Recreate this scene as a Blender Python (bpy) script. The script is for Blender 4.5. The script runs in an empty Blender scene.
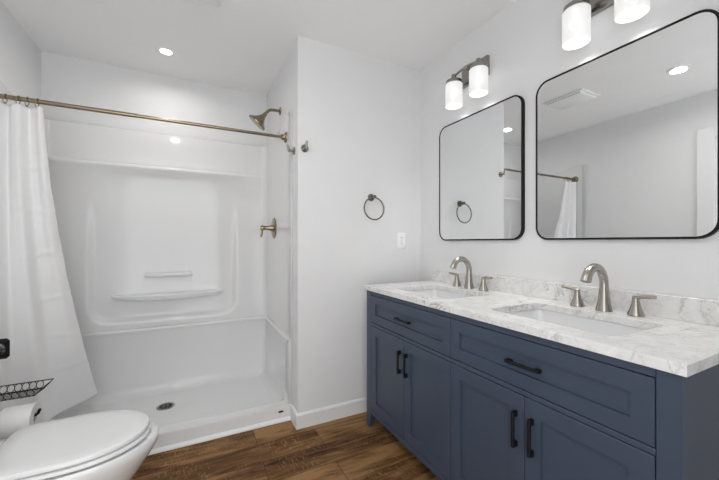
import bpy, bmesh, math, random
from mathutils import Vector, Matrix
PI = math.pi
random.seed(4)
S = bpy.context.scene
COL = S.collection

# ------------------------------------------------------------------ camera, world, lights, exposure
cam_d = bpy.data.cameras.new('camera')
cam_d.sensor_width = 36.0
cam_d.lens = 329.67 / 719 * 36.0
cam_d.shift_y = 0.0030
cam_d.clip_start = 0.02
cam = bpy.data.objects.new('camera', cam_d)
COL.objects.link(cam)
cam.location = (0, 0, 1.1574)
cam.rotation_euler = (PI / 2, 0, -math.radians(27.007))
S.camera = cam
S.view_settings.view_transform = 'Standard'
S.view_settings.look = 'None'
S.view_settings.exposure = 0.46
S.view_settings.gamma = 1.0
S.view_settings.use_curve_mapping = False

W = bpy.data.worlds.new('world')
S.world = W
W.use_nodes = True
wb = W.node_tree.nodes['Background']
wb.inputs[0].default_value = (0.97, 0.985, 1.0, 1)
wb.inputs[1].default_value = 2.0

BULB = 6.0           # vanity bulbs
SHADE = 0.20
VLAMP = 0.42          # light leaving each vanity shade (W)
DOWN = 1.5           # recessed ceiling lights (W)


def ceiling_lamp(x, y, power):
    d = bpy.data.lights.new('downlight_beam', 'AREA')
    d.shape = 'DISK'
    d.size = 0.09
    d.energy = power
    d.spread = math.radians(165)
    d.color = (1.0, 0.97, 0.93)
    o = bpy.data.objects.new('downlight_beam', d)
    COL.objects.link(o)
    o.location = (x, y, 2.425)
    return o


ceiling_lamp(-0.153, 2.567, DOWN)
ceiling_lamp(-0.18, 1.10, DOWN * 2.4)



# ------------------------------------------------------------------ materials
def mat(name, col, rough=0.5, metal=0.0, coat=0.0, var=0.0, vscale=6.0, bump=0.0, bscale=80.0, spec=0.5):
    m = bpy.data.materials.new(name)
    m.use_nodes = True
    n = m.node_tree
    b = n.nodes['Principled BSDF']
    b.inputs['Base Color'].default_value = (*col, 1)
    b.inputs['Roughness'].default_value = rough
    b.inputs['Metallic'].default_value = metal
    b.inputs['Specular IOR Level'].default_value = spec
    b.inputs['Coat Weight'].default_value = coat
    b.inputs['Coat Roughness'].default_value = 0.05
    tc = n.nodes.new('ShaderNodeTexCoord')
    if var > 0:
        nz = n.nodes.new('ShaderNodeTexNoise')
        nz.inputs['Scale'].default_value = vscale
        nz.inputs['Detail'].default_value = 4
        n.links.new(tc.outputs['Object'], nz.inputs['Vector'])
        rp = n.nodes.new('ShaderNodeValToRGB')
        rp.color_ramp.elements[0].position = 0.3
        rp.color_ramp.elements[1].position = 0.7
        rp.color_ramp.elements[0].color = (*[c * (1 - var) for c in col], 1)
        rp.color_ramp.elements[1].color = (*[min(1, c * (1 + var)) for c in col], 1)
        n.links.new(nz.outputs['Fac'], rp.inputs['Fac'])
        n.links.new(rp.outputs['Color'], b.inputs['Base Color'])
    if bump > 0:
        nb = n.nodes.new('ShaderNodeTexNoise')
        nb.inputs['Scale'].default_value = bscale
        n.links.new(tc.outputs['Object'], nb.inputs['Vector'])
        bp = n.nodes.new('ShaderNodeBump')
        bp.inputs['Strength'].default_value = bump
        bp.inputs['Distance'].default_value = 0.002
        n.links.new(nb.outputs['Fac'], bp.inputs['Height'])
        n.links.new(bp.outputs['Normal'], b.inputs['Normal'])
    return m


M = {}
M['wall'] = mat('wall_paint', (0.81, 0.812, 0.818), 0.75, var=0.01, bump=0.05, bscale=160)
M['ceil'] = mat('ceiling_paint', (0.95, 0.95, 0.952), 0.85, var=0.01, bump=0.05, bscale=160)
M['trim'] = mat('trim_gloss_paint', (0.84, 0.845, 0.85), 0.35, var=0.01)
M['acrylic'] = mat('shower_acrylic', (0.80, 0.802, 0.806), 0.06, coat=0.0, var=0.008, vscale=3, spec=0.42)
M['flange'] = mat('surround_flange', (0.62, 0.625, 0.63), 0.3, var=0.02)
M['porcelain'] = mat('porcelain', (0.80, 0.805, 0.81), 0.08, coat=0.6, var=0.006)
M['seat'] = mat('toilet_seat_plastic', (0.78, 0.785, 0.79), 0.16, coat=0.2, var=0.006)
M['navy'] = mat('navy_cabinet_paint', (0.049, 0.068, 0.106), 0.42, var=0.05, vscale=4, bump=0.04, bscale=120)
M['black'] = mat('matte_black_metal', (0.006, 0.006, 0.007), 0.4, var=0.05, bump=0.02, spec=0.3)
M['frame'] = mat('black_mirror_frame', (0.004, 0.004, 0.005), 0.5, var=0.05, spec=0.25)
M['nickel'] = mat('brushed_nickel', (0.43, 0.405, 0.36), 0.27, 1.0, var=0.04, vscale=30)
M['nickel_dk'] = mat('satin_nickel', (0.17, 0.16, 0.145), 0.25, 1.0, var=0.05, vscale=30)
M['nickel_md'] = mat('fixture_nickel', (0.34, 0.32, 0.29), 0.27, 1.0, var=0.05, vscale=30)
M['bronze'] = mat('champagne_bronze', (0.30, 0.245, 0.165), 0.26, 1.0, var=0.06, vscale=25)
M['steel'] = mat('drain_steel', (0.42, 0.42, 0.43), 0.3, 1.0, var=0.05)
M['dark'] = mat('dark_recess', (0.02, 0.02, 0.02), 0.6, var=0.05)
M['plastic'] = mat('white_plastic', (0.93, 0.935, 0.94), 0.35, var=0.005)
M['paper'] = mat('toilet_tissue', (0.86, 0.86, 0.86), 0.95, var=0.015, vscale=40, bump=0.3, bscale=200)
M['card'] = mat('cardboard', (0.70, 0.68, 0.64), 0.9, var=0.05)


def mirror_mat():
    m = bpy.data.materials.new('mirror_glass')
    m.use_nodes = True
    b = m.node_tree.nodes['Principled BSDF']
    b.inputs['Base Color'].default_value = (0.85, 0.86, 0.865, 1)
    b.inputs['Metallic'].default_value = 1
    b.inputs['Roughness'].default_value = 0.0
    return m


M['mirror'] = mirror_mat()


def emit(name, col, st):
    m = bpy.data.materials.new(name)
    m.use_nodes = True
    n = m.node_tree
    n.nodes.clear()
    o = n.nodes.new('ShaderNodeOutputMaterial')
    e = n.nodes.new('ShaderNodeEmission')
    e.inputs[0].default_value = (*col, 1)
    e.inputs[1].default_value = st
    n.links.new(e.outputs[0], o.inputs[0])
    return m


M['bulb'] = emit('lit_bulb', (1.0, 0.97, 0.92), BULB)
M['lens'] = emit('lit_led_lens', (1.0, 0.98, 0.95), 6.0)


def shade_mat():
    m = bpy.data.materials.new('frosted_glass_shade')
    m.use_nodes = True
    n = m.node_tree
    n.nodes.clear()
    o = n.nodes.new('ShaderNodeOutputMaterial')
    t = n.nodes.new('ShaderNodeBsdfTranslucent')
    t.inputs[0].default_value = (0.9, 0.9, 0.9, 1)
    d = n.nodes.new('ShaderNodeBsdfDiffuse')
    d.inputs[0].default_value = (0.70, 0.70, 0.70, 1)
    tr = n.nodes.new('ShaderNodeBsdfTransparent')
    g = n.nodes.new('ShaderNodeBsdfGlossy')
    g.inputs['Roughness'].default_value = 0.25
    e = n.nodes.new('ShaderNodeEmission')
    e.inputs[1].default_value = SHADE
    m1 = n.nodes.new('ShaderNodeMixShader'); m1.inputs[0].default_value = 0.94
    n.links.new(t.outputs[0], m1.inputs[1]); n.links.new(d.outputs[0], m1.inputs[2])
    m2 = n.nodes.new('ShaderNodeMixShader'); m2.inputs[0].default_value = 0.14
    n.links.new(m1.outputs[0], m2.inputs[1]); n.links.new(tr.outputs[0], m2.inputs[2])
    m3 = n.nodes.new('ShaderNodeMixShader'); m3.inputs[0].default_value = 0.04
    n.links.new(m2.outputs[0], m3.inputs[1]); n.links.new(g.outputs[0], m3.inputs[2])
    ad = n.nodes.new('ShaderNodeAddShader')
    n.links.new(m3.outputs[0], ad.inputs[0]); n.links.new(e.outputs[0], ad.inputs[1])
    n.links.new(ad.outputs[0], o.inputs[0])
    return m


M['shade'] = shade_mat()


def fabric_mat():
    m = mat('white_curtain_cotton', (0.96, 0.962, 0.965), 0.9, var=0.01, vscale=20, bump=0.15, bscale=500)
    n = m.node_tree
    b = n.nodes['Principled BSDF']
    out = [x for x in n.nodes if x.type == 'OUTPUT_MATERIAL'][0]
    t = n.nodes.new('ShaderNodeBsdfTranslucent')
    t.inputs[0].default_value = (0.92, 0.92, 0.92, 1)
    mx = n.nodes.new('ShaderNodeMixShader')
    mx.inputs[0].default_value = 0.15
    n.links.new(b.outputs[0], mx.inputs[1]); n.links.new(t.outputs[0], mx.inputs[2])
    n.links.new(mx.outputs[0], out.inputs[0])
    return m


M['curtain'] = fabric_mat()


def marble_mat():
    m = bpy.data.materials.new('white_marble')
    m.use_nodes = True
    n = m.node_tree
    L = n.links.new
    b = n.nodes['Principled BSDF']
    b.inputs['Roughness'].default_value = 0.22
    tc = n.nodes.new('ShaderNodeTexCoord')
    mp = n.nodes.new('ShaderNodeMapping')
    mp.inputs['Rotation'].default_value = (0.5, 0.3, 0.6)
    mp.inputs['Scale'].default_value = (1.0, 1.0, 1.0)
    L(tc.outputs['Object'], mp.inputs['Vector'])
    n1 = n.nodes.new('ShaderNodeTexNoise')
    n1.inputs['Scale'].default_value = 9.0
    n1.inputs['Detail'].default_value = 8
    n1.inputs['Roughness'].default_value = 0.62
    n1.inputs['Distortion'].default_value = 1.4
    L(mp.outputs[0], n1.inputs['Vector'])
    # veins: narrow band round the middle of a noise field
    def vein(scale, width, seed):
        q = n.nodes.new('ShaderNodeTexNoise')
        q.inputs['Scale'].default_value = scale
        q.inputs['Detail'].default_value = 6
        q.inputs['Roughness'].default_value = 0.6
        q.inputs['Distortion'].default_value = 0.9
        ad = n.nodes.new('ShaderNodeVectorMath'); ad.operation = 'ADD'
        ad.inputs[1].default_value = (seed, seed * 2, seed * 3)
        L(mp.outputs[0], ad.inputs[0]); L(ad.outputs[0], q.inputs['Vector'])
        s = n.nodes.new('ShaderNodeMath'); s.operation = 'SUBTRACT'; s.inputs[1].default_value = 0.5
        L(q.outputs['Fac'], s.inputs[0])
        a = n.nodes.new('ShaderNodeMath'); a.operation = 'ABSOLUTE'
        L(s.outputs[0], a.inputs[0])
        r = n.nodes.new('ShaderNodeMapRange')
        r.inputs['From Min'].default_value = 0.0
        r.inputs['From Max'].default_value = width
        r.inputs['To Min'].default_value = 1.0
        r.inputs['To Max'].default_value = 0.0
        r.interpolation_type = 'SMOOTHSTEP'
        L(a.outputs[0], r.inputs['Value'])
        return r.outputs[0]
    v1 = vein(8.0, 0.022, 3.1)
    v2 = vein(15.0, 0.03, 7.7)
    base = n.nodes.new('ShaderNodeValToRGB')
    base.color_ramp.elements[0].position = 0.30
    base.color_ramp.elements[1].position = 0.62
    base.color_ramp.elements[0].color = (0.74, 0.735, 0.725, 1)
    base.color_ramp.elements[1].color = (0.85, 0.848, 0.84, 1)
    L(n1.outputs['Fac'], base.inputs['Fac'])
    def mixc(fac_socket, k, a, col):
        mm = n.nodes.new('ShaderNodeMath'); mm.operation = 'MULTIPLY'; mm.inputs[1].default_value = k
        L(fac_socket, mm.inputs[0])
        x = n.nodes.new('ShaderNodeMix'); x.data_type = 'RGBA'
        L(mm.outputs[0], x.inputs[0]); L(a, x.inputs[6])
        x.inputs[7].default_value = (*col, 1)
        return x.outputs[2]
    # veins come and go
    gate = n.nodes.new('ShaderNodeTexNoise'); gate.inputs['Scale'].default_value = 3.5
    L(tc.outputs['Object'], gate.inputs['Vector'])
    gr = n.nodes.new('ShaderNodeMapRange')
    gr.inputs['From Min'].default_value = 0.38; gr.inputs['From Max'].default_value = 0.62
    L(gate.outputs['Fac'], gr.inputs['Value'])
    gm = n.nodes.new('ShaderNodeMath'); gm.operation = 'MULTIPLY'
    L(gr.outputs[0], gm.inputs[0]); L(v1, gm.inputs[1])
    c = mixc(gm.outputs[0], 0.70, base.outputs['Color'], (0.30, 0.285, 0.26))
    c = mixc(v2, 0.22, c, (0.38, 0.36, 0.33))
    L(c, b.inputs['Base Color'])
    return m


M['marble'] = marble_mat()


def wood_mat():
    m = bpy.data.materials.new('rustic_plank_floor')
    m.use_nodes = True
    n = m.node_tree
    L = n.links.new
    b = n.nodes['Principled BSDF']
    b.inputs['Roughness'].default_value = 0.5
    b.inputs['Specular IOR Level'].default_value = 0.12
    tc = n.nodes.new('ShaderNodeTexCoord')
    br = n.nodes.new('ShaderNodeTexBrick')
    br.offset = 0.37
    br.inputs['Color1'].default_value = (0, 0, 0, 1)
    br.inputs['Color2'].default_value = (1, 1, 1, 1)
    br.inputs['Mortar'].default_value = (0.5, 0.5, 0.5, 1)
    br.inputs['Scale'].default_value = 1.0
    br.inputs['Mortar Size'].default_value = 0.0012
    br.inputs['Mortar Smooth'].default_value = 0.1
    br.inputs['Brick Width'].default_value = 0.93
    br.inputs['Row Height'].default_value = 0.165
    mb = n.nodes.new('ShaderNodeMapping')
    mb.inputs['Location'].default_value = (0.25, 0.04, 0)
    L(tc.outputs['Object'], mb.inputs['Vector'])
    L(mb.outputs[0], br.inputs['Vector'])
    # shift the grain per plank
    off = n.nodes.new('ShaderNodeVectorMath'); off.operation = 'MULTIPLY_ADD'
    off.inputs[1].default_value = (7.0, 5.0, 3.0)
    L(br.outputs['Color'], off.inputs[0]); L(tc.outputs['Object'], off.inputs[2])
    mp = n.nodes.new('ShaderNodeMapping')
    mp.inputs['Scale'].default_value = (1.0, 7.0, 1.0)
    L(off.outputs[0], mp.inputs['Vector'])
    g = n.nodes.new('ShaderNodeTexNoise')
    g.inputs['Scale'].default_value = 2.6; g.inputs['Detail'].default_value = 9
    g.inputs['Roughness'].default_value = 0.65; g.inputs['Distortion'].default_value = 0.9
    L(mp.outputs[0], g.inputs['Vector'])
    mp2 = n.nodes.new('ShaderNodeMapping')
    mp2.inputs['Scale'].default_value = (1.0, 3.0, 1.0)
    L(off.outputs[0], mp2.inputs['Vector'])
    g2 = n.nodes.new('ShaderNodeTexNoise')
    g2.inputs['Scale'].default_value = 3.2; g2.inputs['Detail'].default_value = 5
    L(mp2.outputs[0], g2.inputs['Vector'])
    add = n.nodes.new('ShaderNodeMath'); add.operation = 'MULTIPLY_ADD'
    add.inputs[1].default_value = 0.55
    L(g2.outputs['Fac'], add.inputs[0]); L(g.outputs['Fac'], add.inputs[2])
    pl = n.nodes.new('ShaderNodeMath'); pl.operation = 'MULTIPLY_ADD'
    pl.inputs[1].default_value = 0.24
    L(br.outputs['Color'], pl.inputs[0]); L(add.outputs[0], pl.inputs[2])
    rp = n.nodes.new('ShaderNodeValToRGB')
    e = rp.color_ramp.elements
    e[0].position = 0.60; e[0].color = (0.026, 0.011, 0.005, 1)
    e[1].position = 1.16 if False else 1.0; e[1].color = (0.315, 0.178, 0.076, 1)
    x = e.new(0.72); x.color = (0.085, 0.038, 0.014, 1)
    x = e.new(0.85); x.color = (0.17, 0.086, 0.034, 1)
    L(pl.outputs[0], rp.inputs['Fac'])
    # hand-scraped cross marks, paler, short, across the boards
    mp3 = n.nodes.new('ShaderNodeMapping')
    mp3.inputs['Scale'].default_value = (75.0, 13.0, 1.0)
    L(off.outputs[0], mp3.inputs['Vector'])
    g3 = n.nodes.new('ShaderNodeTexNoise')
    g3.inputs['Scale'].default_value = 2.0; g3.inputs['Detail'].default_value = 2
    L(mp3.outputs[0], g3.inputs['Vector'])
    r3 = n.nodes.new('ShaderNodeMapRange')
    r3.inputs['From Min'].default_value = 0.54; r3.inputs['From Max'].default_value = 0.74
    r3.inputs['To Max'].default_value = 0.75
    L(g3.outputs['Fac'], r3.inputs['Value'])
    g4 = n.nodes.new('ShaderNodeTexNoise'); g4.inputs['Scale'].default_value = 5.0
    L(off.outputs[0], g4.inputs['Vector'])
    r4 = n.nodes.new('ShaderNodeMapRange')
    r4.inputs['From Min'].default_value = 0.38; r4.inputs['From Max'].default_value = 0.56
    L(g4.outputs['Fac'], r4.inputs['Value'])
    m4 = n.nodes.new('ShaderNodeMath'); m4.operation = 'MULTIPLY'
    L(r3.outputs[0], m4.inputs[0]); L(r4.outputs[0], m4.inputs[1])
    mx = n.nodes.new('ShaderNodeMix'); mx.data_type = 'RGBA'
    L(m4.outputs[0], mx.inputs[0]); L(rp.outputs['Color'], mx.inputs[6])
    mx.inputs[7].default_value = (0.36, 0.225, 0.11, 1)
    # seams
    sx = n.nodes.new('ShaderNodeMix'); sx.data_type = 'RGBA'
    L(br.outputs['Fac'], sx.inputs[0]); L(mx.outputs[2], sx.inputs[6])
    sx.inputs[7].default_value = (0.02, 0.011, 0.007, 1)
    L(sx.outputs[2], b.inputs['Base Color'])
    bp = n.nodes.new('ShaderNodeBump')
    bp.inputs['Strength'].default_value = 0.25
    bp.inputs['Distance'].default_value = 0.003
    L(g.outputs['Fac'], bp.inputs['Height']); L(bp.outputs['Normal'], b.inputs['Normal'])
    return m


M['wood'] = wood_mat()


# ------------------------------------------------------------------ mesh helpers
class MB:
    def __init__(s):
        s.bm = bmesh.new()

    def box(s, a, b, bevel=0.0, seg=2):
        t = bmesh.new()
        bmesh.ops.create_cube(t, size=1.0)
        for v in t.verts:
            v.co = Vector([(a[i] + b[i]) / 2 + v.co[i] * (b[i] - a[i]) for i in range(3)])
        if bevel > 0:
            bmesh.ops.bevel(t, geom=t.edges[:], offset=bevel, segments=seg, affect='EDGES', profile=0.5)
        s.merge(t)
        return s

    def merge(s, t, mtx=None):
        if mtx is not None:
            bmesh.ops.transform(t, matrix=mtx, verts=t.verts)
        vm = [s.bm.verts.new(v.co) for v in t.verts]
        t.verts.index_update()
        for f in t.faces:
            try:
                s.bm.faces.new([vm[v.index] for v in f.verts])
            except ValueError:
                pass
        t.free()

    def tube(s, pts, r, n=12, caps=True, flat=1.0, up=None, closed=False):
        """tube along pts; r number or list; flat squashes one axis of the section"""
        pts = [Vector(p) for p in pts]
        N = len(pts)
        rs = r if isinstance(r, (list, tuple)) else [r] * N
        rings = []
        prev = Vector(up) if up else None
        for i, p in enumerate(pts):
            if closed:
                t = pts[(i + 1) % N] - pts[i - 1]
            else:
                t = pts[min(i + 1, N - 1)] - pts[max(i - 1, 0)]
            t.normalize()
            if prev is None:
                prev = Vector((0, 0, 1)) if abs(t.z) < 0.9 else Vector((1, 0, 0))
            u = prev - t * prev.dot(t)
            if u.length < 1e-6:
                u = t.orthogonal()
            u.normalize()
            prev = u
            w = t.cross(u)
            rings.append([s.bm.verts.new(p + (u * math.cos(2 * PI * k / n) + w * math.sin(2 * PI * k / n) * flat) * rs[i]) for k in range(n)])
        for i in range(N if closed else N - 1):
            a, b = rings[i], rings[(i + 1) % N]
            for k in range(n):
                s.bm.faces.new((a[k], a[(k + 1) % n], b[(k + 1) % n], b[k]))
        if caps and not closed:
            s.bm.faces.new(rings[0][::-1]); s.bm.faces.new(rings[-1])
        return s

    def lathe(s, prof, c=(0, 0, 0), axis='z', n=32, cap=True, mtx=None):
        """prof: list of (radius, height)"""
        t = bmesh.new()
        rings = []
        for r, h in prof:
            rings.append([t.verts.new((r * math.cos(2 * PI * k / n), r * math.sin(2 * PI * k / n), h)) for k in range(n)])
        for i in range(len(rings) - 1):
            a, b = rings[i], rings[i + 1]
            for k in range(n):
                t.faces.new((a[k], a[(k + 1) % n], b[(k + 1) % n], b[k]))
        if cap:
            t.faces.new(rings[0][::-1]); t.faces.new(rings[-1])
        R = Matrix.Identity(4)
        if axis == 'x':
            R = Matrix.Rotation(PI / 2, 4, 'Y')
        elif axis == '-x':
            R = Matrix.Rotation(-PI / 2, 4, 'Y')
        elif axis == 'y':
            R = Matrix.Rotation(-PI / 2, 4, 'X')
        elif axis == '-y':
            R = Matrix.Rotation(PI / 2, 4, 'X')
        if mtx is not None:
            R = mtx
        s.merge(t, Matrix.Translation(c) @ R)
        return s

    def loft(s, rings, cap0=True, cap1=True):
        vr = [[s.bm.verts.new(p) for p in r] for r in rings]
        n = len(vr[0])
        for a, b in zip(vr, vr[1:]):
            for k in range(n):
                s.bm.faces.new((a[k], a[(k + 1) % n], b[(k + 1) % n], b[k]))
        if cap0: s.bm.faces.new(vr[0][::-1])
        if cap1: s.bm.faces.new(vr[-1])
        return s

    def grid(s, P):
        vr = [[s.bm.verts.new(p) for p in r] for r in P]
        for a, b in zip(vr, vr[1:]):
            for k in range(len(a) - 1):
                s.bm.faces.new((a[k], a[k + 1], b[k + 1], b[k]))
        return s

    def build(s, name, m, parent=None, smooth=35, recalc=True):
        if recalc:
            bmesh.ops.recalc_face_normals(s.bm, faces=s.bm.faces[:])
        me = bpy.data.meshes.new(name)
        s.bm.to_mesh(me); s.bm.free()
        me.materials.append(m)
        if smooth:
            for p in me.polygons: p.use_smooth = True
            me.set_sharp_from_angle(angle=math.radians(smooth))
        o = bpy.data.objects.new(name, me)
        COL.objects.link(o)
        if parent is not None:
            o.parent = parent
        return o


def thing(name, loc, label, cat, group=None):
    o = bpy.data.objects.new(name, None)
    o.empty_display_size = 0.05
    COL.objects.link(o)
    o.location = loc
    return tag(o, label, cat, group)


def tag(o, label, cat, group=None):
    o['label'] = label; o['category'] = cat
    if group: o['group'] = group
    return o


def struct(o):
    o['kind'] = 'structure'
    return o


def dup(root, loc, label, group=None):
    r = root.copy(); COL.objects.link(r); r.location = loc; r['label'] = label
    if group: r['group'] = group
    for ch in list(root.children):
        c = ch.copy(); COL.objects.link(c); c.parent = r
        for g in list(ch.children):
            d = g.copy(); COL.objects.link(d); d.parent = c
    return r


def rrect(hw, hh, r, n=8):
    """rounded rectangle outline in 2-D, counter-clockwise"""
    out = []
    for cx, cy, a0 in ((hw - r, hh - r, 0), (-hw + r, hh - r, PI / 2), (-hw + r, -hh + r, PI), (hw - r, -hh + r, 1.5 * PI)):
        for k in range(n + 1):
            a = a0 + PI / 2 * k / n
            out.append((cx + r * math.cos(a), cy + r * math.sin(a)))
    return out


def sst(a, b, x):
    t = min(1, max(0, (x - a) / (b - a)))
    return t * t * (3 - 2 * t)


# ------------------------------------------------------------------ room shell
XL, XW, XR = -0.899, 0.589, 1.532
YB, YS, Y0, H = 1.9987, 2.943, -0.25, 2.44
struct(MB().box((XL - 0.12, Y0, -0.10), (XR + 0.12, YS + 0.12, 0)).build('floor', M['wood']))
struct(MB().box((XL - 0.12, Y0, H), (XR + 0.12, YS + 0.12, H + 0.1)).build('ceiling', M['ceil']))
struct(MB().box((XR, Y0, 0), (XR + 0.12, YB, H)).build('wall_right', M['wall']))
struct(MB().box((XW, YB, 0), (XR + 0.12, YS + 0.12, H)).build('wall_back', M['wall']))
struct(MB().box((XL - 0.12, YS, 0), (XW, YS + 0.12, H)).build('wall_shower', M['wall']))
struct(MB().box((XL - 0.12, Y0, 0), (XL, YS, H)).build('wall_left', M['wall']))

struct(MB().box((0.40, Y0 - 0.12, 0), (XR + 0.12, Y0, H)).build('wall_light_blocker', M['wall']))  # unseen wall added behind the camera to keep world light off the vanity end


def base_profile(p0, p1, nrm, h=0.094, t=0.013):
    """baseboard run from p0 to p1 standing off a wall with normal nrm"""
    b = MB()
    prof = [(0.0005, 0.0), (t, 0.0), (t, h - 0.012), (t - 0.004, h - 0.004), (0.006, h), (0.0005, h)]
    n = Vector(nrm)
    b.loft([[Vector(p) + n * q + Vector((0, 0, z)) for q, z in prof] for p in (p0, p1)])
    return b


bb = base_profile((XW - 0.013, YB, 0), (XR - 0.0005, YB, 0), (0, -1, 0))
o = struct(bb.build('baseboard_back', M['trim'], smooth=20))
struct(base_profile((XW, 2.124, 0), (XW, YB - 0.0002, 0), (-1, 0, 0)).build('baseboard_return', M['trim'], smooth=20))
struct(base_profile((XR, YB - 0.014, 0), (XR, Y0, 0), (-1, 0, 0)).build('baseboard_right', M['trim'], smooth=20))
struct(base_profile((XL, 1.30, 0), (XL, 2.1, 0), (1, 0, 0)).build('baseboard_left', M['trim'], smooth=20))

# door and its casing in the left wall (seen in the large mirror)
d = MB()
d.box((XL, 0.34, 0.008), (XL + 0.006, 1.11, 2.035))
for y0, y1 in ((0.43, 0.70), (0.77, 1.02)):
    for z0, z1 in ((0.2, 0.85), (1.0, 1.9)):
        d.box((XL + 0.004, y0, z0), (XL + 0.012, y1, z1), 0.006)
struct(d.build('door_1', M['trim'], smooth=20))
c = MB()
c.box((XL, 1.112, 0), (XL + 0.018, 1.222, 2.13), 0.004)
c.box((XL, 0.248, 0), (XL + 0.018, 0.338, 2.13), 0.004)
c.box((XL, 0.338, 2.04), (XL + 0.018, 1.112, 2.13), 0.004)
struct(c.build('trim_1', M['trim'], smooth=20))

# ------------------------------------------------------------------ shower base and surround
SX0, SX1, SYF, SYB = -0.885, 0.577, 2.130, 2.902


def ucurve(inset, r, nstraight=60, narc=12, yf=SYF, nback=130):
    """plan of the three shower walls, from the front right round the back to the front left: (point, inward normal, where)"""
    x0, x1, yb = SX0 + inset, SX1 - inset, SYB - inset
    out = []
    for k in range(nstraight):
        y = yf + (yb - r - yf) * k / nstraight
        out.append(((x1, y), (-1, 0), 'r'))
    for k in range(narc):
        a = PI / 2 * k / narc
        out.append(((x1 - r + r * math.cos(a), yb - r + r * math.sin(a)), (-math.cos(a), -math.sin(a)), 'c'))
    for k in range(nback):
        out.append(((x1 - r + (x0 + r - x1 + r) * k / nback, yb), (0, -1), 'b'))
    for k in range(narc):
        a = PI / 2 + PI / 2 * k / narc
        out.append(((x0 + r + r * math.cos(a), yb - r + r * math.sin(a)), (-math.cos(a), -math.sin(a)), 'c'))
    for k in range(nstraight + 1):
        y = yb - r + (yf - yb + r) * k / nstraight
        out.append(((x0, y), (1, 0), 'l'))
    return out


sur = thing('shower_surround', (-0.155, 2.92, 0.5), 'glossy white moulded shower wall surround with a long ledge, soap bar and low shelf', 'shower surround')
ox, oy, oz = sur.location


def relief(x, z, where):
    if where in 'rl':
        return 0.0
    w = 1.0
    dx = x + 0.155
    f = 1 - min(1, abs(dx) / 0.70) ** 2
    f = max(0, f)
    e = sst(0.735, 0.66, abs(dx))
    d = 0.0
    # long ledge, bowed towards the room, hollow below
    if z <= 1.700:
        d += (0.020 * e + 0.030 * f) * math.exp(-((1.700 - z) / 0.075) ** 1.2)
    else:
        d += (0.020 * e + 0.030 * f) * math.sqrt(max(0, 1 - ((z - 1.700) / 0.030) ** 2))
    # rounded recess
    hx, hz, r = 0.475, 0.47, 0.10
    qx, qz = abs(dx) - hx + r, abs(z - 1.16) - 0.57 + r
    sd = math.hypot(max(qx, 0), max(qz, 0)) + min(max(qx, qz), 0) - r
    d -= 0.034 * sst(0.020, -0.020, sd) * sst(1.50, 0.95, z)
    return d


zs = []
z = 0.525
while z < 1.975:
    zs.append(z)
    z += 0.0035 if 1.68 < z < 1.74 else 0.0125
zs.append(1.975)
P = []
uc = ucurve(0.0, 0.055)
for z in zs:
    row = []
    for (x, y), (nx, ny), w in uc:
        zz = z
        if w in 'rl':
            # side walls climb a little towards the opening
            k = sst(2.55, 2.20, y)
            zz = 0.517 + (z - 0.517) * (1 + 0.034 * k)
        dd = relief(x, zz, w)
        row.append((x + nx * dd - ox, y + ny * dd - oy, zz - oz))
    P.append(row)
# rolled top lip back to the wall, and lower lip
top = [(px - nx * 0.010, py - ny * 0.010, pz + 0.004) for (px, py, pz), (_, (nx, ny), _w) in zip(P[-1], uc)]
P.append(top)
MB().grid(P).build('wall_panel', M['acrylic'], sur, smooth=60)
fl = MB()
fl.box((SX1 - 0.002 - ox, 2.118 - oy, 0.52 - oz), (XW - ox, 2.166 - oy, 2.021 - oz), 0.003)
fl.build('flange', M['flange'], sur)
fl = MB()
fl.box((XL - ox, 2.118 - oy, 0.52 - oz), (SX0 + 0.002 - ox, 2.166 - oy, 2.021 - oz), 0.003)
fl.build('flange', M['flange'], sur)
# low bowed shelf
sh = MB()
n = 40
rings = []
for k in range(n + 1):
    u = -1 + 2 * k / n
    x = -0.142 + 0.372 * u
    dep = 0.092 * math.sqrt(max(0.0, 1 - abs(u) ** 2.2)) + 0.004
    yb = 2.945
    yf = 2.930 - dep
    lip = 0.004 + 0.034 * math.sqrt(max(0.0, 1 - u * u))
    rings.append([(x - ox, yb - oy, 0.770 - oz), (x - ox, yf + 0.008 - oy, 0.768 - oz), (x - ox, yf + 0.001 - oy, 0.764 - oz),
                  (x - ox, yf + 0.001 - oy, 0.764 - 0.8 * lip - oz), (x - ox, yf + 0.08 * dep - oy, 0.764 - lip - oz), (x - ox, yb - oy, 0.762 - lip - oz)])
sh.loft(rings)
sh.build('shelf', M['acrylic'], sur, smooth=50)
sb = MB()
pts = [(-0.155 + 0.150 * u - ox, 2.928 - 0.026 * (1 - abs(u) ** 6) - oy, 0.909 - oz) for u in [-1 + i / 12 for i in range(25)]]
sb.tube(pts, [0.017] * 25, n=14, flat=1.0)
sb.build('soap_bar_ledge', M['acrylic'], sur, smooth=50)

pan = thing('shower_pan', (-0.155, 2.5, 0), 'white low-threshold shower base with raised curb and tall moulded sides', 'shower base')
ox, oy, oz = pan.location
uc = ucurve(0.012, 0.045)
prof = [(-0.014, 0.524), (0.002, 0.523), (0.008, 0.517), (0.009, 0.508), (0.005, 0.498), (0.0, 0.488), (0.001, 0.20), (0.003, 0.11), (0.010, 0.078), (0.024, 0.055), (0.045, 0.043), (0.07, 0.040)]


def curbz(y, z):
    """side walls' foot rises onto the curb near the front"""
    k = sst(2.27, 2.20, y)
    return z + max(0.0, 0.098 - z) * k


P = []
for q, z in prof:
    row = []
    for (x, y), (nx, ny), w in uc:
        X, Y = x + nx * q, y + ny * q
        row.append((X - ox, Y - oy, curbz(Y, z) - oz))
    P.append(row)
pm = MB()
pm.grid(P)
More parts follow.
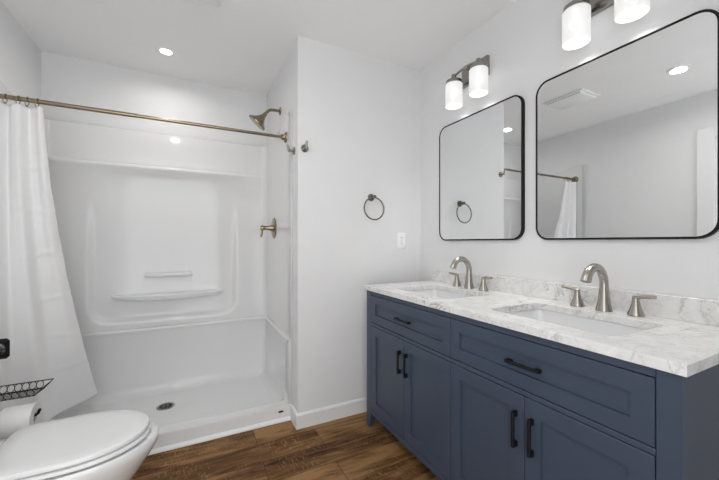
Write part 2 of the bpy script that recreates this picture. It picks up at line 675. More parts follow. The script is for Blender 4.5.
# floor with the curb's top
fl0 = P[-1]
ny_ = 60; nx_ = 8
xs = [SX0 + 0.012 + 0.065 + (SX1 - 0.012 - 0.065 - SX0 - 0.012 - 0.065) * i / 40 for i in range(41)]
ys = [2.130 + (SYB - 0.012 - 0.07 - 2.130) * (i / 60) for i in range(61)]
G = []
for y in ys:
    row = []
    for x in xs:
        rr = math.hypot(x + 0.157, y - 2.62)
        zf = 0.0405 - 0.010 * math.exp(-(rr / 0.13) ** 2)
        row.append((x - ox, y - oy, curbz(y, zf) - oz))
    G.append(row)
pm.grid(G)
# curb's rounded nose and front
nose = [(2.140, 0.098), (2.133, 0.0965), (2.1305, 0.092), (2.130, 0.085), (2.130, 0.001)]
pm.grid([[(x - ox, y - oy, z - oz) for x in (SX0 + 0.012, -0.4, -0.1, 0.2, SX1 - 0.012)] for y, z in nose])
for a, c_ in ((SX1 - 0.014, XW - 0.0003), (XL + 0.0003, SX0 + 0.014)):
    MB().box((a - ox, 2.1300 - oy, 0.099), (c_ - ox, 2.20 - oy, 0.521), 0.003).build('flange', M['flange'], pan)
    pm.box((a - ox, 2.1305 - oy, 0.001), (c_ - ox, 2.20 - oy, 0.0985), 0.003)
pm.build('basin', M['acrylic'], pan, smooth=50)
dr = MB()
dr.lathe([(0.0, 0.0), (0.056, 0.0), (0.056, 0.004), (0.050, 0.006), (0.046, 0.004), (0.0, 0.004)], (-0.157 - ox, 2.615 - oy, 0.0305), n=36, cap=False)
drain = dr.build('drain', M['steel'], pan)
gh = MB()
for i in range(-3, 4):
    w = math.sqrt(max(0, 0.042 ** 2 - (i * 0.012) ** 2))
    for s0, s1 in ((-1, -0.36), (-0.28, 0.28), (0.36, 1)):
        gh.box((-0.157 - ox + w * s0, 2.615 - oy + i * 0.012 - 0.003, 0.0343), (-0.157 - ox + w * s1, 2.615 - oy + i * 0.012 + 0.003, 0.0357))
gh.build('drain_slots', M['dark'], drain)
bd = MB()
bd.lathe([(0.0, 0.0), (0.018, 0.0), (0.018, 0.003), (0.0, 0.003)], mtx=Matrix.Rotation(PI / 2, 4, 'X') @ Matrix.Diagonal((1, 0.34, 1, 1)), c=(0.515 - ox, 2.1305 - oy, 0.062), cap=False)
bd.build('emblem', M['dark'], pan)
q = MB()
pr_ = [(2.1295, 0.0005)] + [(2.1295 - 0.017 * math.cos(a), 0.0005 + 0.020 * math.sin(a)) for a in [PI / 2 * k / 6 for k in range(7)]]
q.loft([[(x, y, z) for y, z in pr_] for x in (XL + 0.0005, XW - 0.0135)])
struct(q.build('trim_2', M['trim'], smooth=60))

# ------------------------------------------------------------------ vanity cabinet
van = thing('vanity_cabinet', (1.26, 1.09, 0), 'navy blue double vanity cabinet with shaker drawers and doors, black pulls', 'vanity cabinet')
vx, vy, vz = van.location
FX = 0.990


def vb(b, x0, y0, z0, x1, y1, z1, bevel=0.0012):
    b.box((x0 - vx, y0 - vy, z0), (x1 - vx, y1 - vy, z1), bevel, 1)


b = MB()
vb(b, 1.014, 0.356, 0.110, 1.526, 1.820, 0.700)
vb(b, 1.014, 0.348, 0.700, 1.030, 1.828, 0.852)
vb(b, 1.500, 0.348, 0.700, 1.526, 1.828, 0.852)
vb(b, 1.014, 0.348, 0.110, 1.526, 0.362, 0.852)
vb(b, 1.014, 1.814, 0.110, 1.526, 1.828, 0.852)
b.build('carcass', M['navy'], van)
b = MB()
vb(b, FX, 0.3815, 0.833, 1.014, 1.7865, 0.8565)
b.build('top_rail', M['navy'], van)
b = MB()
vb(b, FX, 0.3815, 0.6445, 1.014, 1.7865, 0.6605)
b.build('middle_rail', M['navy'], van)
b = MB()
vb(b, FX, 0.3815, 0.094, 1.014, 1.7865, 0.123)
b.build('bottom_rail', M['navy'], van)
for y0, y1 in ((0.334, 0.381), (1.787, 1.842)):
    for x0, x1 in ((FX, 1.037), (1.482, 1.528)):
        b = MB()
        t = bmesh.new()
        cx, cy = (x0 + x1) / 2, (y0 + y1) / 2
        hx, hy = (x1 - x0) / 2, (y1 - y0) / 2
        # the foot tapers from its inner sides
        sx = 1 if x0 == FX else -1
        sy = 1 if y0 < 1 else -1
        fx = (x0, x0 + 0.032) if sx > 0 else (x1 - 0.032, x1)
        fy = (y0, y0 + 0.032) if sy > 0 else (y1 - 0.032, y1)
        rings = []
        for z, X, Y in ((0.0, fx, fy), (0.092, (x0, x1), (y0, y1)), (0.8565, (x0, x1), (y0, y1))):
            rings.append([(X[0] - vx, Y[0] - vy, z), (X[1] - vx, Y[0] - vy, z), (X[1] - vx, Y[1] - vy, z), (X[0] - vx, Y[1] - vy, z)])
        b.loft(rings)
        bmesh.ops.bevel(b.bm, geom=[e for e in b.bm.edges], offset=0.0015, segments=1, affect='EDGES')
        b.build('leg', M['navy'], van, smooth=20)


def shaker(y0, y1, z0, z1, fw, name, parent, zb=None):
    """framed front with a sunk flat panel"""
    b = MB()
    bm = b.bm
    def rect(ya, yb_, za, zb_, x):
        return [bm.verts.new((x - vx, p[0] - vy, p[1])) for p in ((ya, za), (yb_, za), (yb_, zb_), (ya, zb_))]
    T = 0.0015
    rs = [rect(y0, y1, z0, z1, FX + 0.021), rect(y0, y1, z0, z1, FX + T), rect(y0 + T, y1 - T, z0 + T, z1 - T, FX),
          rect(y0 + fw, y1 - fw, z0 + fw, z1 - fw, FX), rect(y0 + fw + 0.0015, y1 - fw - 0.0015, z0 + fw + 0.0015, z1 - fw - 0.0015, FX + 0.009)]
    for p, q_ in zip(rs, rs[1:]):
        for k in range(4):
            bm.faces.new((p[k], p[(k + 1) % 4], q_[(k + 1) % 4], q_[k]))
    bm.faces.new(rs[-1]); bm.faces.new(rs[0][::-1])
    return b.build(name, M['navy'], parent, smooth=20)


def pull(parent, y, z, length, vertical):
    b = MB()
    L2 = length / 2
    w = 0.0055
    X0, X1 = FX, FX - 0.022
    for s in (-1, 1):
        c0 = (L2 - 0.010) * s
        if vertical:
            b.box((X1 + 0.004 - vx, y - w - vy, z + c0 - 0.010), (X0 - vx, y + w - vy, z + c0 + 0.010), 0.0015, 1)
        else:
            b.box((X1 + 0.004 - vx, y + c0 - 0.010 - vy, z - w), (X0 - vx, y + c0 + 0.010 - vy, z + w), 0.0015, 1)
    if vertical:
        b.box((X1 - 0.002 - vx, y - w - vy, z - L2), (X1 + 0.008 - vx, y + w - vy, z + L2), 0.002, 1)
    else:
        b.box((X1 - 0.002 - vx, y - L2 - vy, z - w), (X1 + 0.008 - vx, y + L2 - vy, z + w), 0.002, 1)
    p = b.build('pull', M['black'], parent, smooth=20)
    p['label'] = 'matte black bar pull'


YC = 1.083
for y0, y1, ym in ((YC + 0.0018, 1.7845, 1.432), (0.3835, YC - 0.0018, 0.731)):
    dw = shaker(y0, y1, 0.6635, 0.8300, 0.050, 'drawer', van)
    pull(dw, ym, 0.747, 0.125, False)
    dl = shaker(y0, ym - 0.0015, 0.1260, 0.6415, 0.055, 'door', van)
    pull(dl, ym - 0.030, 0.522, 0.122, True)
    dl = shaker(ym + 0.0015, y1, 0.1260, 0.6415, 0.055, 'door', van)
    pull(dl, ym + 0.030, 0.522, 0.122, True)

# ------------------------------------------------------------------ countertop with two cut-outs, backsplash
CX0, CX1, CY0, CY1 = 0.9785, 1.5312, 0.3213, 1.8542
ZT, TH = 0.8844, 0.0275
SINKS = [(1.238, 1.442), (1.238, 0.737)]
SHX, SHY, SR = 0.160, 0.228, 0.035
cu = bpy.data.curves.new('tmp', 'CURVE')
cu.dimensions = '2D'
cu.fill_mode = 'BOTH'
cu.extrude = TH / 2 - 0.0015
cu.bevel_depth = 0.0015
cu.bevel_resolution = 1


def spl(pts):
    sp = cu.splines.new('POLY')
    sp.points.add(len(pts) - 1)
    for p, c_ in zip(sp.points, pts):
        p.co = (c_[0], c_[1], 0, 1)
    sp.use_cyclic_u = True


cxm, cym = (CX0 + CX1) / 2, (CY0 + CY1) / 2
B = 0.0015
spl([(CX0 + B - cxm, CY0 + B - cym), (CX1 - B - cxm, CY0 + B - cym), (CX1 - B - cxm, CY1 - B - cym), (CX0 + B - cxm, CY1 - B - cym)])
for sx, sy in SINKS:
    spl([(sx + a - cxm, sy + b_ - cym) for a, b_ in rrect(SHX, SHY, SR, 6)])
tmp = bpy.data.objects.new('tmp', cu)
COL.objects.link(tmp)
dg = bpy.context.evaluated_depsgraph_get()
me = bpy.data.meshes.new_from_object(tmp.evaluated_get(dg))
bpy.data.objects.remove(tmp)
me.name = 'countertop'
me.materials.clear(); me.materials.append(M['marble'])
for p in me.polygons: p.use_smooth = False
ct = bpy.data.objects.new('countertop', me)
COL.objects.link(ct)
ct.location = (cxm, cym, ZT - TH / 2)
tag(ct, 'white marble countertop with grey veins and two rectangular sink cut-outs on the navy vanity', 'countertop')
bs = MB().box((-0.009, -(CY1 - 0.015 - CY0) / 2, 0), (0.0095, (CY1 - 0.015 - CY0) / 2, 0.083), 0.0012, 1).build('backsplash', M['marble'])
bs.location = (1.5215, (CY1 - 0.015 + CY0) / 2, ZT + 0.0002)
tag(bs, 'low white marble backsplash strip standing on the countertop along the wall', 'backsplash')


# ------------------------------------------------------------------ sinks
def make_sink(loc, label):
    t = thing('undermount_sink', loc, label, 'sink', 'rectangular sinks in the vanity top')
    b = MB()
    zt = ZT - TH - 0.0006
    spec = [(0.024, 0.0, 0.040), (0.004, 0.0, 0.037), (0.001, -0.006, 0.036), (-0.006, -0.05, 0.040), (-0.016, -0.10, 0.045), (-0.034, -0.125, 0.050), (-0.070, -0.137, 0.05), (-0.12, -0.141, 0.03)]
    rings = []
    for e, dz, r in spec:
        rings.append([(a, c_, zt + dz) for a, c_ in rrect(SHX + e, SHY + e, r, 6)])
    b.loft(rings, cap0=False, cap1=True)
    # outside shell
    out = []
    for e, dz, r in ((0.024, 0.0, 0.04), (0.024, -0.012, 0.04), (0.006, -0.02, 0.04), (-0.004, -0.11, 0.05), (-0.03, -0.145, 0.05), (-0.08, -0.152, 0.05)):
        out.append([(a, c_, zt + dz) for a, c_ in rrect(SHX + e, SHY + e, r, 6)])
    b.loft(out, cap0=False, cap1=True)
    b.build('bowl', M['porcelain'], t, smooth=50)
    dd = MB().lathe([(0, 0), (0.030, 0), (0.030, 0.003), (0.024, 0.004), (0.020, 0.002), (0.0, 0.0025)], (0.03, 0, zt - 0.141), n=28, cap=False)
    dd.build('drain', M['nickel_dk'], t)
    return t


make_sink((*SINKS[0], 0), 'white rectangular undermount sink nearer the back wall with the towel ring')
make_sink((*SINKS[1], 0), 'white rectangular undermount sink at the near end of the counter, below the large mirror')


# ------------------------------------------------------------------ faucets
def make_faucet(loc, label):
    t = thing('widespread_faucet', loc, label, 'faucet', 'faucets on the vanity top')
    b = MB()
    prof = [(0.0285, 0.0), (0.0285, 0.004), (0.0265, 0.012), (0.0208, 0.040), (0.0176, 0.075)]
    pts, rs = [(0, 0, 0)], [0.0290]
    for r, h in prof[1:]:
        pts.append((0, 0, h)); rs.append(r)
    zc, R = 0.108, 0.063
    pts += [(0, 0, 0.10)]; rs += [0.0158]
    for k in range(0, 15):
        a = PI * 0.84 * k / 14
        pts.append((-R + R * math.cos(a), 0, zc + (R * 1.06) * math.sin(a)))
        rs.append(0.0152 + 0.0022 * (k / 14) ** 2)
    tip = pts[-1]
    pts.append((tip[0] - 0.007, 0, tip[2] - 0.018)); rs.append(0.0180)
    b.tube(pts, rs, n=20, up=(0, 1, 0))
    b.build('spout', M['nickel'], t, smooth=50)
    for s in (-1, 1):
        h = MB()
        prof = [(0.0265, 0.0), (0.0270, 0.003), (0.0250, 0.010), (0.0205, 0.020), (0.0155, 0.036), (0.0120, 0.052), (0.0105, 0.064), (0.0100, 0.070), (0.006, 0.0745), (0.0, 0.0755)]
        h.lathe(prof, (0.004, s * 0.104, 0.0), n=28, cap=False)
        hh = h.build('handle', M['nickel'], t, smooth=50)
        l = MB()
        lp = [(0.004, s * 0.097, 0.066), (0.004, s * 0.110, 0.071), (0.003, s * 0.130, 0.0735), (0.001, s * 0.148, 0.0750), (0.0, s * 0.164, 0.0768)]
        l.tube(lp, [0.0075, 0.0085, 0.0075, 0.0072, 0.0065], n=12, up=(0, 0, 1), flat=1.3)
        l.build('lever', M['nickel'], hh, smooth=50)
    return t


f0 = make_faucet((1.462, 1.442, ZT + 0.0003), 'brushed nickel gooseneck faucet with two lever handles behind the sink nearer the back wall')
dup(f0, (1.462, 0.727, ZT + 0.0003), 'brushed nickel gooseneck faucet with two lever handles under the large mirror at the near sink')


# ------------------------------------------------------------------ mirrors
def make_mirror(loc, label):
    t = thing('framed_mirror', loc, label, 'mirror', 'vanity mirrors')
    hw, hh, D = 0.320, 0.3825, 0.020
    b = MB()
    o_ = rrect(hw, hh, 0.062, 10)
    i_ = rrect(hw - 0.0085, hh - 0.0085, 0.0535, 10)
    rings = []
    for ring, x in ((o_, 0.0), (o_, -D + 0.002), (rrect(hw - 0.002, hh - 0.002, 0.060, 10), -D), (rrect(hw - 0.007, hh - 0.007, 0.055, 10), -D), (i_, -D + 0.001), (i_, -D + 0.006)):
        rings.append([(x, y, z) for y, z in ring])
    b.loft(rings, cap0=True, cap1=False)
    b.build('frame', M['frame'], t, smooth=40)
    g = MB()
    bm = g.bm
    q_ = rrect(hw - 0.008, hh - 0.008, 0.054, 10)
    g.loft([[(x, y, z) for y, z in q_] for x in (-D + 0.010, -D + 0.0025)])
    gl = g.build('mirror_glass', M['mirror'], t, smooth=20)
    return t


m0 = make_mirror((XR - 0.0004, 1.4465, 1.5505), 'black framed rounded rectangular wall mirror above the sink nearer the back wall')
dup(m0, (XR - 0.0004, 0.735, 1.5505), 'large black framed rounded wall mirror at the right edge, above the near sink')


# ------------------------------------------------------------------ vanity lights
def make_vlight(loc, label):
    t = thing('vanity_light', loc, label, 'wall light', 'two-lamp vanity lights')
    b = MB()
    b.box((-0.020, -0.102, -0.055), (-0.0004, 0.102, 0.058), 0.003, 2)
    b.build('backplate', M['nickel_md'], t, smooth=30)
    a = MB()
    pts = [(-0.0866, y, 0.002 + 0.016 * (1 - (y / 0.0985) ** 2)) for y in [-0.0985 + 0.197 * k / 12 for k in range(13)]]
    a.tube(pts, 0.0065, n=4, up=(0.7, 0, 0.7))
    a.box((-0.090, -0.012, 0.006), (-0.018, 0.012, 0.022), 0.002, 1)
    a.build('arm', M['nickel'], t, smooth=30)
    for s in (-1, 1):
        y = s * 0.0985
        c_ = MB()
        c_.lathe([(0.0, 0.016), (0.012, 0.016), (0.0145, 0.013), (0.0145, -0.016), (0.040, -0.020), (0.047, -0.024), (0.0475, -0.042), (0.044, -0.044), (0.0, -0.044)], (-0.0866, y, 0), n=32, cap=False)
        cap = c_.build('lamp_holder', M['nickel_md'], t, smooth=40)
        g = MB()
        g.lathe([(0.030, -0.0435), (0.048, -0.044), (0.0515, -0.048), (0.0515, -0.180), (0.050, -0.182), (0.048, -0.180), (0.048, -0.050), (0.030, -0.048)], (-0.0866, y, 0), n=40, cap=False)
        g.build('glass_shade', M['shade'], t, smooth=50)
        u = MB()
        u.lathe([(0.0, -0.128)] + [(0.026 * math.sin(PI * k / 10), -0.102 - 0.026 * math.cos(PI * (k) / 10)) for k in range(1, 8)] + [(0.013, -0.070), (0.013, -0.046), (0, -0.046)], (-0.0866, y, 0), n=24, cap=False)
        u.build('bulb', M['bulb'], t, smooth=60)
        ld = bpy.data.lights.new('lamp_glow', 'AREA')
        ld.shape = 'DISK'; ld.size = 0.085
        ld.energy = VLAMP; ld.spread = math.radians(105); ld.color = (1.0, 0.975, 0.94)
        lo = bpy.data.objects.new('lamp_glow', ld); COL.objects.link(lo); lo.parent = t
        lo.location = (-0.0866, y, -0.150)
    return t


v0 = make_vlight((XR - 0.0004, 1.4525, 2.177), 'brushed nickel two-lamp wall light above the mirror nearer the back wall')
dup(v0, (XR - 0.0004, 0.725, 2.177), 'brushed nickel two-lamp wall light cut by the top of the photo, above the large mirror')


# ------------------------------------------------------------------ ceiling fittings
def make_down(loc, label):
    t = thing('recessed_light', loc, label, 'ceiling light', 'recessed ceiling lights')
    MB().lathe([(0.034, -0.001), (0.037, -0.004), (0.058, -0.005), (0.064, -0.003), (0.065, -0.0003), (0.034, -0.0003)], n=40, cap=False).build('trim_ring', M['plastic'], t, smooth=40)
    MB().lathe([(0.0, -0.0006), (0.034, -0.0006), (0.034, -0.0025), (0.0, -0.0030)], n=32, cap=False).build('lens', M['lens'], t, smooth=40)
    return t


r0 = make_down((-0.153, 2.567, H), 'small round lit recessed light in the ceiling over the shower')
dup(r0, (-0.18, 1.10, H), 'round lit recessed ceiling light seen reflected in the large mirror')
ef = thing('exhaust_fan', (0.0, 1.77, H), 'white square ceiling exhaust fan seen reflected in the large mirror', 'exhaust fan')
b = MB()
b.box((-0.14, -0.17, -0.012), (0.14, 0.17, -0.0004), 0.005, 2)
b.build('housing', M['plastic'], ef)
b = MB()
b.box((-0.115, -0.145, -0.028), (0.115, 0.145, -0.0122), 0.006, 2)
b.build('grille', M['plastic'], ef)

# ------------------------------------------------------------------ shower rod, rings, curtain
ROD_Y, ROD_Z = 2.241, 1.874
rod = thing('shower_curtain_rod', (XW, ROD_Y, ROD_Z), 'champagne bronze shower curtain rod spanning the shower opening', 'curtain rod')
L = XW - XL
b = MB()
b.tube([(-0.012, 0, 0), (-L * 0.62, 0, 0)], 0.0100, n=20)
b.tube([(-L * 0.58, 0, 0), (-L + 0.012, 0, 0)], 0.0116, n=20)
b.build('rod_tube', M['bronze'], rod)
fp = [(0.0, 0.0), (0.036, 0.0), (0.036, 0.004), (0.033, 0.009), (0.022, 0.012), (0.019, 0.016), (0.019, 0.032), (0.0, 0.032)]
# the right end sits on the surround's side
MB().lathe(fp, (-0.0125, 0, 0), '-x', n=32, cap=False).build('end_flange', M['bronze'], rod, smooth=40)
MB().lathe(fp, (-L + 0.0145, 0, 0), 'x', n=32, cap=False).build('end_flange', M['bronze'], rod, smooth=40)

cur = MB()
NS, NT = 150, 150
ztop, zbot = 1.842, 0.165
P = []
for j in range(NT + 1):
    t = j / NT
    z = ztop + (zbot - ztop) * t
    k = t ** 1.5
    row = []
    for i in range(NS + 1):
        s = i / NS
        x0 = -0.872 + 0.198 * s
        # lower edge swings in over the base
        x1 = -0.866 + 0.318 * s ** 0.9
        y1 = 2.262 + 0.44 * s ** 1.15
        x = x0 + (x1 - x0) * k
        y = 2.241 + (y1 - 2.241) * k
        amp = 0.026 * (1 - k) + 0.030 * k * (1 - 0.85 * sst(0.45, 0.75, s))
        ph = 2 * PI * (2.3 * s ** (1 - 0.25 * t) + 0.08 * math.sin(3 * t)) + 0.6
        w = math.sin(ph) + 0.18 * math.sin(2.3 * ph + 2 * t)
        # fold direction roughly across the cloth
        nx, ny = 0.45 * k, -1 + 0.2 * k
        y += amp * w * ny * (0.8 + 0.2 * t)
        x += amp * w * nx
        # packing creases
        for q_, zc in enumerate((1.55, 1.32, 1.09, 0.86, 0.63, 0.42)):
            dz = z - zc - 0.012 * math.sin(5 * s + zc * 9)
            y -= 0.008 * math.exp(-(dz / 0.010) ** 2) * sst(0.25, 0.55, s)
            y -= 0.020 * (0.5 - abs(0.5 - ((zc - z) / 0.23))) * (1 if 0 <= zc - z < 0.23 else 0) * s
        row.append((x, y, z + 0.035 * k * (1 - s) * 0))
    P.append(row)
cur.grid(P)
co = cur.build('shower_curtain', M['curtain'], smooth=80)
so = co.modifiers.new('thickness', 'SOLIDIFY')
so.thickness = 0.002
tag(co, 'white cotton shower curtain with packing creases bunched at the left end of the rod', 'shower curtain')
ringp = [-0.856, -0.818, -0.771, -0.738, -0.700]
rg0 = None
for i, x in enumerate(ringp):
    lab = 'metal curtain ring on the bunched white shower curtain rod end'
    if rg0 is None:
        b = MB()
        b.tube([(0.004 * math.sin(a), 0.021 * math.cos(a), -0.008 + 0.022 * math.sin(a)) for a in [2 * PI * k / 24 for k in range(24)]], 0.0017, n=8, closed=True)
        b.lathe([(0.0, -0.004), (0.0042, -0.004), (0.0042, 0.004), (0.0, 0.004)], (0, 0, -0.031), n=12, cap=False)
        rg0 = b.build('curtain_ring', M['bronze'])
        o = rg0
    else:
        o = rg0.copy(); COL.objects.link(o)
    o.location = (x, ROD_Y, ROD_Z)
    tag(o, lab, 'curtain ring', 'curtain rings on the rod')

# ------------------------------------------------------------------ shower head, valve, robe hooks
shd = thing('shower_sprayer', (SX1, 2.45, 2.12), 'champagne bronze cone shower head on a bent arm above the rod', 'shower head')
b = MB()
b.lathe([(0, 0), (0.030, 0), (0.030, 0.003), (0.024, 0.008), (0.012, 0.011), (0, 0.011)], (0.0122, 0, 0.010), '-x', n=28, cap=False)
b.build('arm_flange', M['bronze'], shd, smooth=40)
b = MB()
pts = [(0.006, 0, 0.010), (-0.030, 0, 0.010), (-0.055, 0, 0.008), (-0.075, 0, -0.002), (-0.088, 0, -0.016), (-0.099, 0, -0.030)]
b.tube(pts, 0.0105, n=16)
b.build('arm', M['bronze'], shd, smooth=50)
ax = Vector((-0.63, 0.22, -0.74)).normalized()
Rm = Vector((0, 0, 1)).rotation_difference(ax).to_matrix().to_4x4()
b = MB()
b.lathe([(0.0, -0.004), (0.013, -0.004), (0.015, 0.004), (0.015, 0.016), (0.020, 0.026), (0.026, 0.040), (0.044, 0.064), (0.066, 0.082), (0.070, 0.086), (0.070, 0.094), (0.066, 0.097), (0.0, 0.095)], (-0.097, 0, -0.030), n=36, cap=False, mtx=Rm)
b.build('spray_head', M['bronze'], shd, smooth=35)

val = thing('shower_valve', (SX1, 2.600, 1.267), 'champagne bronze shower valve with a lever handle on the right shower wall', 'shower valve')
b = MB()
b.lathe([(0, 0.0), (0.082, 0.0), (0.082, 0.003), (0.076, 0.007), (0.036, 0.010), (0, 0.010)], (-0.0003, 0, 0), '-x', n=40, cap=False)
b.build('escutcheon', M['bronze'], val, smooth=40)
b = MB()
b.lathe([(0.026, 0.008), (0.024, 0.030), (0.018, 0.040), (0.016, 0.075), (0.019, 0.078), (0.019, 0.100), (0.016, 0.104), (0, 0.104)], (0, 0, 0), '-x', n=24, cap=False)
hd = b.build('handle_hub', M['bronze'], val, smooth=40)
b = MB()
b.tube([(-0.090, 0, 0.005), (-0.093, 0, -0.02), (-0.096, 0, -0.05), (-0.102, 0, -0.070)], [0.010, 0.0085, 0.008, 0.0085], n=14)
b.build('lever', M['bronze'], hd, smooth=50)


def make_hook(loc, rz, label):
    t = thing('robe_hook', loc, label, 'robe hook', 'robe hooks on the wall corner')
    t.rotation_euler = (0, 0, rz)
    # local -y leaves the wall
    b = MB()
    b.lathe([(0, 0.0003), (0.024, 0.0003), (0.024, 0.006), (0.021, 0.009), (0, 0.009)], (0, 0, 0), '-y', n=28, cap=False)
    b.build('rosette', M['nickel_md'], t, smooth=40)
    b = MB()
    b.lathe([(0.0085, 0.006), (0.0085, 0.034), (0.0085, 0.040), (0, 0.041)], (0, 0, 0), '-y', n=16, cap=False)
    b.tube([(0, -0.034, -0.010), (0, -0.036, 0.0), (0, -0.040, 0.020), (0, -0.047, 0.036)], [0.0075, 0.0085, 0.0075, 0.0065], n=12)
    b.build('hook', M['nickel_md'], t, smooth=50)
    return t


h0 = make_hook((0.632, YB, 1.745), 0, 'small satin nickel robe hook on the white wall facing the room')
h1 = dup(h0, (XW, 2.075, 1.742), 'small satin nickel robe hook on the wall end beside the shower')
h1.rotation_euler = (0, 0, -PI / 2)

# ------------------------------------------------------------------ towel ring and outlet
tr = thing('towel_ring', (1.107, YB, 1.462), 'round satin nickel towel ring on the white wall beside the vanity', 'towel ring')
b = MB()
b.lathe([(0, 0.0003), (0.025, 0.0003), (0.025, 0.007), (0.022, 0.010), (0.011, 0.013), (0.010, 0.036), (0.012, 0.040), (0.012, 0.056), (0.008, 0.059), (0, 0.059)], (0, 0, 0.004), '-y', n=28, cap=False)
b.build('post', M['nickel_dk'], tr, smooth=40)
b = MB()
R = 0.076
b.tube([(-0.002 + R * math.sin(a), -0.050 + 0.004 * math.cos(a), -R + 0.000 + R * math.cos(a)) for a in [2 * PI * k / 48 for k in range(48)]], 0.0048, n=12, closed=True)
b.build('ring', M['nickel_dk'], tr, smooth=60)
ol = thing('outlet', (1.357, YB, 1.168), 'white duplex electrical outlet plate low on the wall by the vanity corner', 'outlet')
b = MB()
b.box((-0.036, -0.0065, -0.059), (0.036, -0.0003, 0.059), 0.003, 2)
b.build('cover_plate', M['plastic'], ol)
for s in (-1, 1):
    b = MB()
    b.loft([[(x, y, s * 0.0195 + z) for x, z in rrect(0.0165, 0.0142, 0.008, 5)] for y in (-0.006, -0.0085)])
    rcp = b.build('receptacle', M['plastic'], ol, smooth=30)
    b = MB()
    b.box((-0.0075, -0.0090, s * 0.0195 - 0.001), (-0.0050, -0.0080, s * 0.0195 + 0.007))
    b.box((0.0050, -0.0090, s * 0.0195 - 0.001), (0.0075, -0.0080, s * 0.0195 + 0.007))
    b.box((-0.0022, -0.0090, s * 0.0195 - 0.009), (0.0022, -0.0080, s * 0.0195 - 0.005))
    b.build('slots', M['dark'], rcp)
MB().lathe([(0, 0.0062), (0.003, 0.0062), (0.003, 0.0075), (0, 0.0078)], (0, 0, 0), '-y', n=12, cap=False).build('screw', M['steel'], ol)

# ------------------------------------------------------------------ toilet
TY = 1.572
toi = thing('toilet', (-0.408, TY, 0), 'white elongated toilet with closed lid at the lower left, before the curtain', 'toilet')
tx = -0.42


def egg(xb, xf, hw, xm, n=64, pw=2.0, pb=2.6):
    """outline: back at xb, front at xf, widest hw at xm (local)"""
    out = []
    for k in range(n):
        a = 2 * PI * k / n
        c_, s_ = math.cos(a), math.sin(a)
        if c_ >= 0:
            x = xm + (xf - xm) * abs(c_) ** (2 / pw)
            y = hw * math.copysign(abs(s_) ** (2 / pw), s_)
        else:
            x = xm - (xm - xb) * abs(c_) ** (2 / pb)
            y = hw * math.copysign(abs(s_) ** (1.0 if pb < 5 else 0.45), s_)
        out.append((x, y))
    return out


b = MB()
rings = []
#  z, back, front, halfwidth, mid
for z, xb, xf, hw, xm in ((0.0, -0.30, 0.115, 0.105, -0.10), (0.02, -0.30, 0.118, 0.107, -0.10), (0.10, -0.29, 0.120, 0.100, -0.08), (0.18, -0.28, 0.155, 0.112, -0.04),
                          (0.25, -0.26, 0.215, 0.142, 0.0), (0.32, -0.24, 0.262, 0.170, 0.015), (0.36, -0.24, 0.286, 0.186, 0.02), (0.385, -0.24, 0.290, 0.188, 0.02), (0.395, -0.238, 0.284, 0.184, 0.02)):
    rings.append([(x, y, z) for x, y in egg(xb, xf, hw, xm)])
for e, z in ((0.05, 0.395), (0.06, 0.38), (0.09, 0.28), (0.14, 0.22)):
    rings.append([(x, y, z) for x, y in egg(-0.235 + e, 0.280 - e, 0.18 - e, 0.02)])
b.loft(rings)
b.build('bowl', M['porcelain'], toi, smooth=60)


def disc(z0, z1, xb, xf, hw, xm, name, m, dome=0.0, bev=0.006):
    q_ = MB()
    rr = []
    for e, z in ((0.004, z0), (0.0, z0 + 0.003), (0.0, z1 - bev), (0.0025, z1 - bev * 0.35), (bev * 1.2, z1)):
        rr.append([(x, y, z) for x, y in egg(xb + e, xf - e, hw - e, xm, pb=12.0)])
    for f in (0.75, 0.45, 0.15):
        rr.append([(xm + (x - xm) * f, y * f, z1 + dome * (1 - f * f)) for x, y in egg(xb, xf, hw, xm, pb=12.0)])
    q_.loft(rr)
    return q_.build(name, m, toi, smooth=40)


disc(0.4000, 0.4160, -0.187, 0.264, 0.182, 0.03, 'seat', M['seat'])
disc(0.4200, 0.4390, -0.198, 0.257, 0.181, 0.03, 'lid', M['seat'], 0.003)
for s in (-1, 1):
    MB().box((-0.215, s * 0.078 - 0.022, 0.399), (-0.178, s * 0.078 + 0.022, 0.428), 0.005, 2).build('hinge', M['seat'], toi)
b = MB()
b.loft([[(x, y, z) for x, y in [(-0.375 + a, c_) for a, c_ in rrect(hx, hy, 0.03, 5)]] for z, hx, hy in ((0.37, 0.085, 0.19), (0.40, 0.093, 0.205), (0.72, 0.098, 0.215))])
b.build('tank', M['porcelain'], toi, smooth=40)
b = MB()
b.loft([[(x, y, z) for x, y in [(-0.372 + a, c_) for a, c_ in rrect(hx, hy, 0.03, 5)]] for z, hx, hy in ((0.7205, 0.101, 0.222), (0.725, 0.103, 0.226), (0.748, 0.103, 0.226), (0.756, 0.098, 0.221))])
b.build('tank_lid', M['porcelain'], toi, smooth=40)
b = MB()
b.tube([(-0.28, -0.155, 0.66), (-0.262, -0.155, 0.66)], 0.012, n=14)
b.tube([(-0.262, -0.155, 0.66), (-0.256, -0.12, 0.655), (-0.256, -0.08, 0.650)], 0.006, n=10)
b.build('flush_lever', M['nickel_dk'], toi)

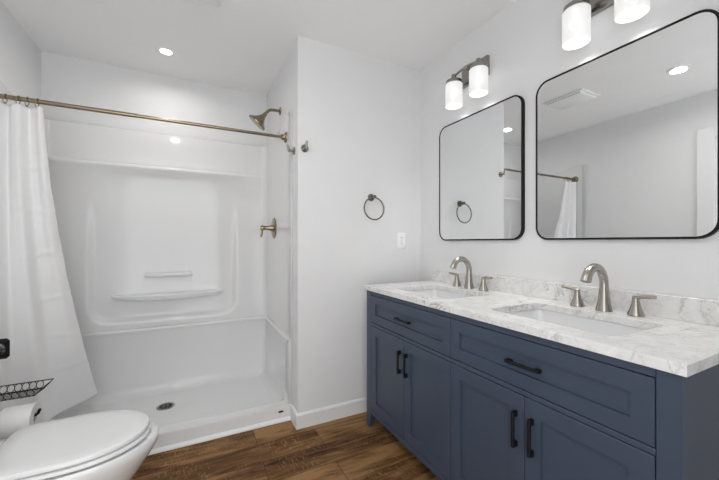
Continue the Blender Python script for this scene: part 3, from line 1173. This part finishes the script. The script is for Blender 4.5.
# ------------------------------------------------------------------ tissue stand and roll
PX, PY = -0.742, 1.945
st = thing('toilet_paper_stand', (PX, PY, 0), 'black toilet paper stand with wire basket at the left edge, behind the toilet', 'toilet paper stand')
MB().lathe([(0, 0), (0.10, 0), (0.10, 0.008), (0.095, 0.012), (0, 0.013)], n=36, cap=False).build('base', M['black'], st, smooth=40)
MB().tube([(0, 0, 0.012), (0, 0, 0.69)], 0.009, n=14).build('post', M['black'], st)
b = MB()
b.box((-0.044, -0.012, 0.659), (0.046, 0.012, 0.745), 0.010, 1)
hb = b.build('head_plate', M['black'], st, smooth=20)
kb = MB().lathe([(0, 0.011), (0.026, 0.011), (0.026, 0.014), (0.018, 0.020), (0.014, 0.016), (0, 0.016)], (0.012, 0, 0.703), '-y', n=24, cap=False).build('knob', M['nickel_dk'], hb, smooth=40)
b = MB()
b.tube([(0, -0.004, 0.397), (0.133, -0.004, 0.397), (0.139, -0.004, 0.403), (0.145, -0.004, 0.420)], 0.006, n=12)
b.build('roll_arm', M['black'], st, smooth=50)
b = MB()
wr = 0.0019
x0, x1, y0, y1 = -0.10, 0.180, -0.075, 0.035
zt_, zb_ = 0.532, 0.503
b.tube([(x0, y0, zt_), (x1, y0, zt_), (x1, y1, zt_), (x0, y1, zt_)], wr * 1.25, n=8, closed=True)
b.tube([(x0 + 0.01, y0 + 0.012, zb_), (x1 - 0.035, y0 + 0.012, zb_), (x1 - 0.035, y1 - 0.012, zb_), (x0 + 0.01, y1 - 0.012, zb_)], wr, n=8, closed=True)
nn = 10
for i in range(nn):
    for yy, yb2 in ((y0, y0 + 0.012), (y1, y1 - 0.012)):
        cx_ = x0 + 0.02 + (x1 - 0.045 - x0 - 0.02) * i / (nn - 1)
        ring_ = []
        for k in range(16):
            a = 2 * PI * k / 16
            f = (math.sin(a) + 1) / 2
            ring_.append((cx_ + 0.0125 * math.cos(a), yb2 + (yy - yb2) * f, zb_ + (zt_ - zb_) * f))
        b.tube(ring_, wr * 0.8, n=6, closed=True)
for i in range(7):
    yy = y0 + 0.012 + (y1 - y0 - 0.024) * i / 6
    b.tube([(x0 + 0.01, yy, zb_), (x1 - 0.035, yy, zb_)], wr * 0.8, n=6)
for f in (0.0, 0.33, 0.67, 1.0):
    b.tube([(x1 - 0.035, y0 + 0.012 + (y1 - y0 - 0.024) * f, zb_), (x1, y0 + (y1 - y0) * f, zt_)], wr * 0.8, n=6)
b.build('wire_basket', M['black'], st, smooth=60)
tp = thing('toilet_paper_roll', (PX + 0.078, PY - 0.004, 0.391), 'fat white toilet paper roll on the black arm under the wire basket', 'toilet paper roll')
b = MB()
b.lathe([(0.021, -0.052), (0.060, -0.052), (0.062, -0.050), (0.062, 0.050), (0.060, 0.052), (0.021, 0.052), (0.021, -0.052)], (0, 0, -0.006), 'x', n=48, cap=False)
b.build('tissue', M['paper'], tp, smooth=40)
b = MB()
b.lathe([(0.0195, -0.0515), (0.0206, -0.0515), (0.0206, 0.0515), (0.0195, 0.0515), (0.0195, -0.0515)], (0, 0, -0.006), 'x', n=32, cap=False)
b.build('core', M['card'], tp, smooth=40)
